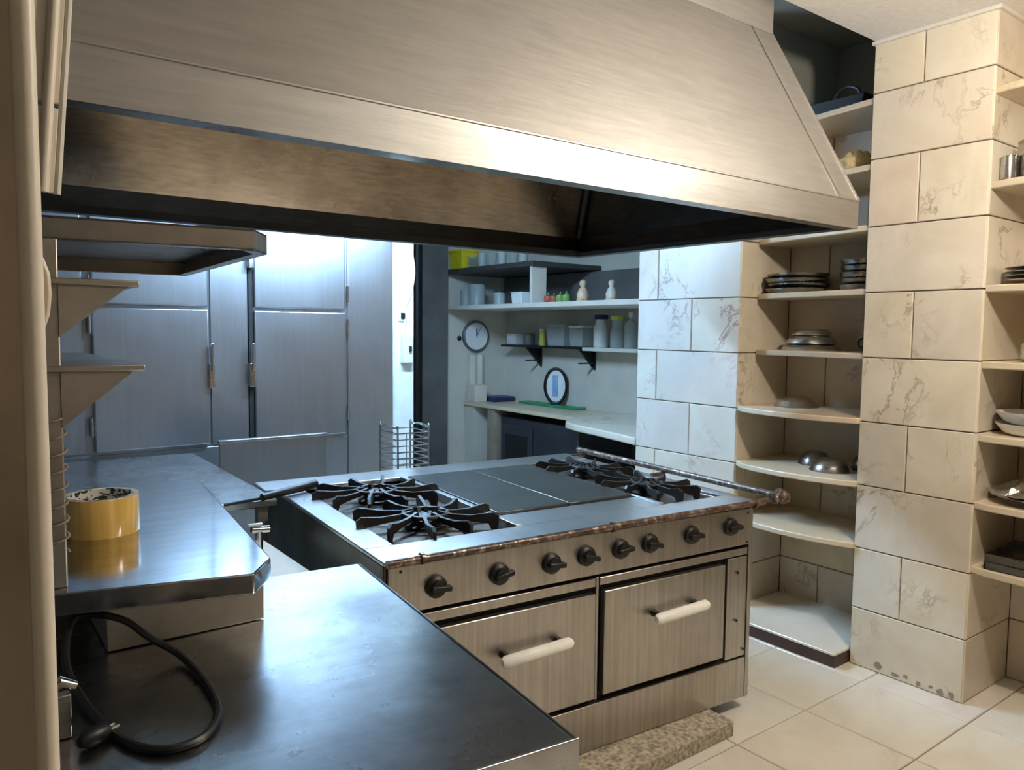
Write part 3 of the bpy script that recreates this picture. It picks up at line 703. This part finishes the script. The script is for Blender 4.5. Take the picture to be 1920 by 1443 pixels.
# long white shelf
jar('storage_jar', 'short clear jar at the far end of the long white shelf', (3.93, 5.98, 1.80), 0.055, 0.17, 'fglass', 'jars on the long white shelf')
jar('storage_jar', 'tall frosted jar beside the short clear jar', (3.93, 5.80, 1.80), 0.075, 0.21, 'fglass', 'jars on the long white shelf')
jar('storage_jar', 'small dark-lidded jar between tall jar and white tub', (3.93, 5.45, 1.80), 0.05, 0.12, 'fglass', 'jars on the long white shelf', 'black')
tub('plastic_tub', 'white tub against the upright divider on the long shelf', (3.93, 5.12, 1.80), 0.13, 0.15, 0.10, 'white', 'white', 'tub')
pep = [('red_pepper', 'red', 4.745, 0.034), ('red_pepper', 'red', 4.67, 0.032), ('green_pepper', 'leaf', 4.595, 0.035), ('green_pepper', 'leaf', 4.52, 0.036)]
pl_ = ['small red pepper next to the upright divider', 'small red pepper between the other red one and the green ones', 'small green pepper beside the red ones', 'small green pepper nearest the peach figurine']
for (nm, mt, y_, r_), lb_ in zip(pep, pl_):
    t = thing(nm, lb_, 'pepper', (3.90, y_, 1.80), random.random(), 'peppers on the long white shelf')
    MB().lathe([(r_*0.4, 0), (r_*0.85, r_*0.3), (r_, r_*0.9), (r_*0.9, r_*1.6), (r_*0.3, r_*1.85)], n=14).build('flesh', mt, t)
    MB().tube([(0, 0, r_*1.8), (0.005, 0, r_*2.4)], 0.005, 6).build('stem', 'leaf', t)
def figurine(label, loc, s, mat, base):
    t = thing('figurine', label, 'figurine', loc, 0, 'ornaments on the long white shelf')
    MB().lathe([(0.045*s, 0), (0.046*s, 0.02*s), (0.04*s, 0.022*s)], n=16).build('base', base, t)
    MB().lathe([(0.04*s, 0.022*s), (0.045*s, 0.05*s), (0.03*s, 0.09*s), (0.016*s, 0.105*s), (0.026*s, 0.125*s), (0.024*s, 0.145*s), (0.008*s, 0.158*s)], n=16).build('body', mat, t)
figurine('peach ceramic figurine in the middle of the long white shelf', (3.90, 4.33, 1.80), 1.05, 'peach', 'straw')
figurine('small pale figurine on the long shelf close to the tiled wall', (3.88, 4.0, 1.80), 0.95, 'ivory', 'peach')
# lower shelves
tub('plastic_tub', 'small white tub at the far end of the black shelf', (4.38, 5.80, 1.445), 0.12, 0.14, 0.10, 'white', 'white', 'tub', 'things on the black shelf')
jar('storage_jar', 'grey jar beside the small white tub on the black shelf', (4.38, 5.60, 1.445), 0.055, 0.12, 'steelgrey', 'things on the black shelf')
jar('spice_jar', 'slim yellow jar with pale lid on the black shelf', (4.38, 5.40, 1.445), 0.03, 0.15, 'yellow2', 'things on the black shelf', 'white')
tub('storage_box', 'large clear box in the middle of the black shelf', (4.38, 5.13, 1.445), 0.16, 0.24, 0.19, 'fglass', 'fglass', 'storage box', 'things on the black shelf')
tub('storage_box', 'clear box with a pale lid where black and white shelves meet', (4.38, 4.86, 1.446), 0.16, 0.17, 0.18, 'fglass', 'white', 'storage box', 'things on the black shelf')
bottle('cleaner_bottle', 'white bottle with a navy top on the short white shelf', (4.37, 4.62, 1.445), 0.062, 0.27, 'white', 'navy', 0.7)
bottle('spray_bottle', 'pale bottle with a yellow top beside the navy one', (4.38, 4.44, 1.445), 0.058, 0.26, 'fglass', 'yellow2', 0.75, 'bottle', 0.5)
bottle('oil_bottle', 'clear narrow-necked bottle nearest the tiled wall', (4.38, 4.29, 1.445), 0.052, 0.29, 'fglass', 'white', 0.28)
# counter items
oc = thing('oval_clock', 'oval blue and white clock in a black frame on the recess counter', 'clock', (4.395, 5.22, 0.921), radians(42))
ring = [(0.0, 0.098*cos(a), 0.165+0.155*sin(a)) for a in [2*pi*i/32 for i in range(32)]]
MB().tube(ring, 0.014, 8, True).build('frame', 'black', oc)
fc = MB(); fc.add([(0.004, 0.096*cos(a), 0.165+0.152*sin(a)) for a in [2*pi*i/32 for i in range(32)]]+[(0.012, 0.096*cos(a), 0.165+0.152*sin(a)) for a in [2*pi*i/32 for i in range(32)]],
    [tuple(range(31, -1, -1)), tuple(range(32, 64))]+[(i, (i+1) % 32, 32+(i+1) % 32, 32+i) for i in range(32)])
fc.build('face', 'white', oc)
MB().box((-0.002, -0.02, 0.07), (0.004, 0.03, 0.26)).build('blue_motif', 'blue', oc, bevel=0.01)
box('foot', (-0.03, -0.04, 0.0), (0.03, 0.04, 0.014), 'black', oc, 0.004)
tag(box('cutting_board', (4.33, 4.88, 0.90), (4.46, 5.68, 0.92), 'green', None, 0.006), 'green cutting board under the oval clock', 'cutting board')
tag(box('cardboard_box', (3.70+0.30, 5.93, 0.90), (4.14, 6.06, 1.06), 'ivory', None, 0.004), 'small pale box at the far corner of the recess counter', 'box')
tag(box('cloth_stack', (4.16, 5.84, 0.90), (4.42, 6.05, 0.945), 'navy', None, 0.015), 'folded navy cloth at the far end of the recess counter', 'cloth')
wc = thing('wall_clock', 'round clock with a pale blue face on the far white wall', 'clock', (4.11, 6.10, 1.52), 0)
MB().lathe([(0.145, 0.0), (0.15, 0.01), (0.15, 0.03), (0.135, 0.04), (0.13, 0.03), (0.001, 0.03)], (0, 0, 0), 32, 'y').build('rim', 'steelgrey', wc)
MB().lathe([(0.128, 0.031), (0.128, 0.034), (0.001, 0.035)], (0, 0, 0), 32, 'y').build('face', 'white', wc)
box('hour_hand', (-0.006, -0.04, -0.01), (0.006, -0.036, 0.075), 'navy', wc)
h2 = box('minute_hand', (-0.005, -0.042, -0.015), (0.005, -0.038, 0.10), 'blue', wc); h2.rotation_euler = (0, 0.5, 0)
tw = tag(MB().prism([(4.03, 6.06), (4.08, 6.045), (4.12, 6.062), (4.16, 6.045), (4.19, 6.06), (4.19, 6.095), (4.03, 6.095)], 1.03, 1.345).build('tea_towel', 'ivory', None, bevel=0.006), 'pale tea towel hanging below the round clock', 'towel')
tag(MB().lathe([(0.02, 0), (0.024, 0.01), (0.01, 0.02)], (3.93, 6.10, 1.50), 12, 'y').build('wall_hook', 'black'), 'small dark hook left of the round clock', 'hook')

# ------------------------------------------------------------------ marble shelves in the niches
ordn = ['topmost', 'second from the top', 'third from the top', 'fourth from the top', 'fifth from the top', 'sixth from the top', 'seventh from the top', 'lowest']
for k, zt in enumerate((2.66, 2.362, 2.085, 1.79, 1.488, 1.185, 0.885, 0.59)):
    if k < 5: P = [(3.462, 1.874), (3.90, 1.874), (3.90, 2.57), (3.60, 2.57), (3.555, 2.50)]
    else:
        P = [(3.43, 1.874), (3.90, 1.874), (3.90, 2.57), (3.455, 2.57), (3.40, 2.50), (3.37, 2.38), (3.36, 2.24), (3.37, 2.08), (3.40, 1.95)]
    if k == 0: P = [(3.462, 1.874), (4.31, 1.874), (4.31, 2.57), (3.60, 2.57), (3.555, 2.50)]
    o = MB().prism(P, zt-0.028, zt).build('niche_shelf', 'shelf_m', None, bevel=0.005)
    tag(o, 'marble shelf in the corner niche left of the pillar, '+ordn[k], 'shelf', 'shelves left of the pillar')
for k, zt in enumerate((2.585, 2.205, 1.785, 1.47, 1.165, 0.88, 0.605)):
    o = MB().prism([(3.44, 0.105), (3.90, 0.105), (3.90, 1.372), (3.462, 1.372), (3.44, 1.30), (3.42, 1.0), (3.42, 0.5)], zt-0.03, zt).build('niche_shelf', 'shelf_m', None, bevel=0.005)
    tag(o, 'marble shelf to the right of the pillar, '+(ordn[k] if k < 6 else 'lowest'), 'shelf', 'shelves right of the pillar')

# ------------------------------------------------------------------ kitchenware on the niche shelves
def pan_stack(name, label, loc, r, n, dz, mat, cat, group=None, rz=0, h=0.03):
    t = thing(name, label, cat, loc, rz, group)
    for i in range(n):
        rr = r*(1-0.03*(i % 2))
        MB().lathe([(rr*0.86, 0), (rr*0.94, h*0.5), (rr, h), (rr*0.97, h), (rr*0.9, h*0.5), (rr*0.8, 0.004), (0.001, 0.004)], n=32).build('pan', mat, t, (random.uniform(-.006, .006), random.uniform(-.006, .006), i*dz))
    return t
def single_pans(base, labels, loc, r, dz, h, mat, cat, group):
    for i, lb_ in enumerate(labels):
        rr = r*(1-0.025*(i % 2))
        o = MB().lathe([(rr*0.86, 0), (rr*0.95, h*0.45), (rr, h), (rr*0.97, h), (rr*0.91, h*0.45), (rr*0.8, 0.004), (0.001, 0.004)], n=32).build(base, mat, None, (loc[0]+random.uniform(-.006, .006), loc[1]+random.uniform(-.006, .006), loc[2]+i*dz))
        tag(o, lb_, cat, group)
pos3 = ['bottom', 'second', 'third', 'fourth', 'fifth']
single_pans('round_tray', ['dark round tray, %s of the low stack left of the pillar' % p for p in ('bottom', 'second from below', 'third from below', 'top')], (3.72, 2.40, 1.79), 0.165, 0.026, 0.027, 'pot_dk', 'tray', 'low stack of dark trays')
single_pans('cake_pan', ['dark steel cake pan, %s of the tall stack against the pillar' % p for p in ('bottom', 'second from below', 'third from below', 'fourth from below', 'top')], (3.70, 2.02, 1.79), 0.115, 0.031, 0.032, 'pot_dk', 'cake pan', 'tall stack of cake pans')
bl = ['wide steel dish at the bottom of the stack on the fifth niche shelf', 'upturned steel bowl in the middle of the stack on the fifth niche shelf', 'small steel lid on top of the stack on the fifth niche shelf']
for i, (r_, z_, h_) in enumerate(((0.15, 0, 0.035), (0.125, 0.036, 0.045), (0.10, 0.082, 0.032))):
    o = MB().lathe([(r_, 0), (r_*1.02, 0.004), (r_*0.97, h_*0.4), (r_*0.86, h_*0.85), (r_*0.7, h_), (0.001, h_)], n=36).build('steel_dish', 'pot', None, (3.72, 2.31, 1.488+z_)); tag(o, bl[i], 'dish', 'stack of steel dishes')
o = thing('dark_mug', 'dark mug against the pillar on the fifth niche shelf', 'mug', (3.64, 1.935, 1.488))
MB().lathe([(0.035, 0), (0.04, 0.006), (0.042, 0.09), (0.038, 0.09), (0.035, 0.01), (0.001, 0.01)], n=18).build('mug_body', 'iron', o)
MB().tube(spline([(0, 0.04, 0.07), (0, 0.065, 0.06), (0, 0.065, 0.03), (0, 0.04, 0.02)], 5), 0.006, 6).build('mug_handle', 'iron', o)
def bowl(label, loc, r, h, mat='pot', tilt=(0, 0), group=None, name='steel_bowl'):
    t = MB().lathe([(0.001, h), (r*0.55, h), (r*0.62, h*0.95), (r*0.9, h*0.45), (r*0.99, 0.006), (r*1.04, 0.003), (r*1.04, 0), (r*0.96, 0), (r*0.86, h*0.4), (r*0.55, h*0.9), (0.001, h*0.93)], n=36).build(name, mat, None, loc)
    t.rotation_euler = (tilt[0], tilt[1], 0); return tag(t, label, 'bowl', group)
bowl('low upturned steel bowl alone on the sixth niche shelf', (3.68, 2.36, 1.185), 0.115, 0.055)
bowl('shiny upturned steel bowl at the front of the seventh niche shelf', (3.60, 2.10, 0.885), 0.10, 0.06, group='bowls on the seventh niche shelf')
bowl('taller dark steel bowl behind the shiny one on the seventh niche shelf', (3.78, 1.99, 0.886), 0.09, 0.10, 'pot_dk', (0, 0), 'bowls on the seventh niche shelf')
bowl('small steel bowl at the left of the seventh niche shelf', (3.72, 2.26, 0.885), 0.085, 0.065, 'pot_dk', group='bowls on the seventh niche shelf')
bk = thing('straw_basket', 'small straw basket on the second niche shelf left of the pillar', 'basket', (3.66, 2.06, 2.362))
MB().lathe([(0.05, 0), (0.075, 0.02), (0.085, 0.075), (0.08, 0.08), (0.07, 0.03), (0.001, 0.02)], n=20).build('basket_body', 'straw', bk)
for i in range(5):
    a = 2*pi*i/5; MB().lathe([(0.008, 0.06), (0.028, 0.075), (0.03, 0.09), (0.012, 0.112)], (0.035*cos(a), 0.035*sin(a), 0), 10).build('bread_roll', 'straw', bk)
tr = thing('black_pan', 'black roasting pan with a loop handle on the topmost niche shelf', 'pan', (3.72, 2.18, 2.66))
s = MB(); s.add([(-0.11, -0.15, 0), (0.11, -0.15, 0), (0.11, 0.15, 0), (-0.11, 0.15, 0), (-0.14, -0.19, 0.075), (0.14, -0.19, 0.075), (0.14, 0.19, 0.075), (-0.14, 0.19, 0.075),
       (-0.13, -0.18, 0.075), (0.13, -0.18, 0.075), (0.13, 0.18, 0.075), (-0.13, 0.18, 0.075), (-0.105, -0.145, 0.01), (0.105, -0.145, 0.01), (0.105, 0.145, 0.01), (-0.105, 0.145, 0.01)],
      [(0, 3, 2, 1), (0, 1, 5, 4), (1, 2, 6, 5), (2, 3, 7, 6), (3, 0, 4, 7), (4, 5, 9, 8), (5, 6, 10, 9), (6, 7, 11, 10), (7, 4, 8, 11), (8, 9, 13, 12), (9, 10, 14, 13), (10, 11, 15, 14), (11, 8, 12, 15), (12, 13, 14, 15)])
s.build('pan_body', 'black', tr, bevel=0.004)
MB().tube(spline([(-0.12, -0.02, 0.07), (-0.12, -0.04, 0.105), (-0.12, -0.09, 0.125), (-0.12, -0.14, 0.105), (-0.12, -0.16, 0.07)], 6), 0.009, 8).build('pan_handle', 'black', tr)

# right of the pillar
G = 'kitchenware right of the pillar'
for i, (x_, y_, r_, h_, lb_) in enumerate(((3.60, 1.25, 0.075, 0.15, 'tall steel canister on the second shelf right of the pillar'), (3.53, 1.333, 0.03, 0.09, 'small steel cup beside the tall canister'))):
    t = thing('steel_canister', lb_, 'canister', (x_, y_, 2.205), 0, G)
    MB().lathe([(r_*0.95, 0), (r_, 0.005), (r_, h_), (r_*0.96, h_), (r_*0.94, 0.01), (0.001, 0.01)], n=28).build('canister_body', 'pot', t)
    MB().tube([(r_*cos(a), r_*sin(a), h_) for a in [2*pi*k/28 for k in range(28)]], 0.003, 6, True).build('rolled_rim', 'chrome', t)
tag(box('baking_sheet', (3.50, 0.75, 2.2055), (3.85, 1.33, 2.2050+0.012), 'pot_dk', None, 0.003), 'dark baking sheet lying beside the canisters', 'baking sheet')
for o in list(col.objects):
    if o.get('label', '').startswith(('tall steel canister', 'small steel cup')): o.location.z += 0.0125
for i, p in enumerate(('bottom', 'second from below', 'third from below', 'top')):
    o = MB().lathe([(0.10, 0), (0.13, 0.008), (0.165, 0.02), (0.166, 0.022), (0.13, 0.012), (0.001, 0.006)], n=40).build('steel_plate', 'pot', None, (3.63, 1.19, 1.785+i*0.017))
    tag(o, 'steel plate, %s of the stack right of the pillar' % p, 'plate', 'stack of steel plates')
gb = thing('glass_cloche', 'clear glass jar on the fourth shelf right of the pillar', 'jar', (3.60, 1.20, 1.47), 0, G)
MB().lathe([(0.06, 0), (0.075, 0.01), (0.075, 0.07), (0.05, 0.10), (0.045, 0.105), (0.04, 0.10), (0.065, 0.068), (0.065, 0.014), (0.001, 0.01)], n=24).build('jar_body', 'glass', gb)
MB().lathe([(0.05, 0.106), (0.052, 0.115), (0.02, 0.125)], n=20).build('jar_lid', 'chrome', gb)
for i, p in enumerate(('lower', 'upper')):
    o = MB().lathe([(0.10, 0), (0.13, 0.012), (0.155, 0.045), (0.158, 0.05), (0.15, 0.05), (0.12, 0.014), (0.001, 0.008)], n=40).build('china_dish', 'china', None, (3.62, 1.20, 1.165+i*0.048))
    tag(o, '%s white china dish of the pair right of the pillar' % p, 'dish', 'pair of white dishes')
fo = thing('foil_tray', 'round tray covered with crinkled foil right of the pillar', 'tray', (3.62, 1.18, 0.88), 0, G)
MB().lathe([(0.13, 0), (0.16, 0.03), (0.18, 0.036), (0.175, 0.04), (0.001, 0.02)], n=36).build('tray_body', 'pot', fo)
s = MB(); n = 28
rings = [(0.178, 0.04), (0.14, 0.07), (0.09, 0.085), (0.04, 0.075)]
vs = [(r_*cos(2*pi*k/n)*(1+random.uniform(-.05, .05)), r_*sin(2*pi*k/n)*(1+random.uniform(-.05, .05)), z_+random.uniform(-.012, .012)) for r_, z_ in rings for k in range(n)]
fs = [(i*n+k, i*n+(k+1) % n, (i+1)*n+(k+1) % n, (i+1)*n+k) for i in range(3) for k in range(n)]+[tuple(3*n+k for k in range(n))]
s.add(vs, fs).build('foil', 'foil', fo, smooth=False)
for i, p in enumerate(('lower', 'upper')):
    t = thing('oven_tray', '%s of two black oven trays on the lowest shelf right of the pillar' % p, 'oven tray', (3.63, 1.02, 0.605+i*0.035), 0.03*i, 'black oven trays')
    s = MB(); s.box((-0.17, -0.30, 0), (0.17, 0.30, 0.004))
    for a, b in (((-0.17, -0.30), (0.17, -0.295)), ((-0.17, 0.295), (0.17, 0.30)), ((-0.17, -0.30), (-0.165, 0.30)), ((0.165, -0.30), (0.17, 0.30))): s.box((a[0], a[1], 0), (b[0], b[1], 0.03))
    s.build('tray_body', 'pot_dk', t)
    MB().tube([(-0.17, -0.30, 0.03), (0.17, -0.30, 0.03), (0.17, 0.30, 0.03), (-0.17, 0.30, 0.03)], 0.004, 6, True).build('rolled_rim', 'pot_dk', t)
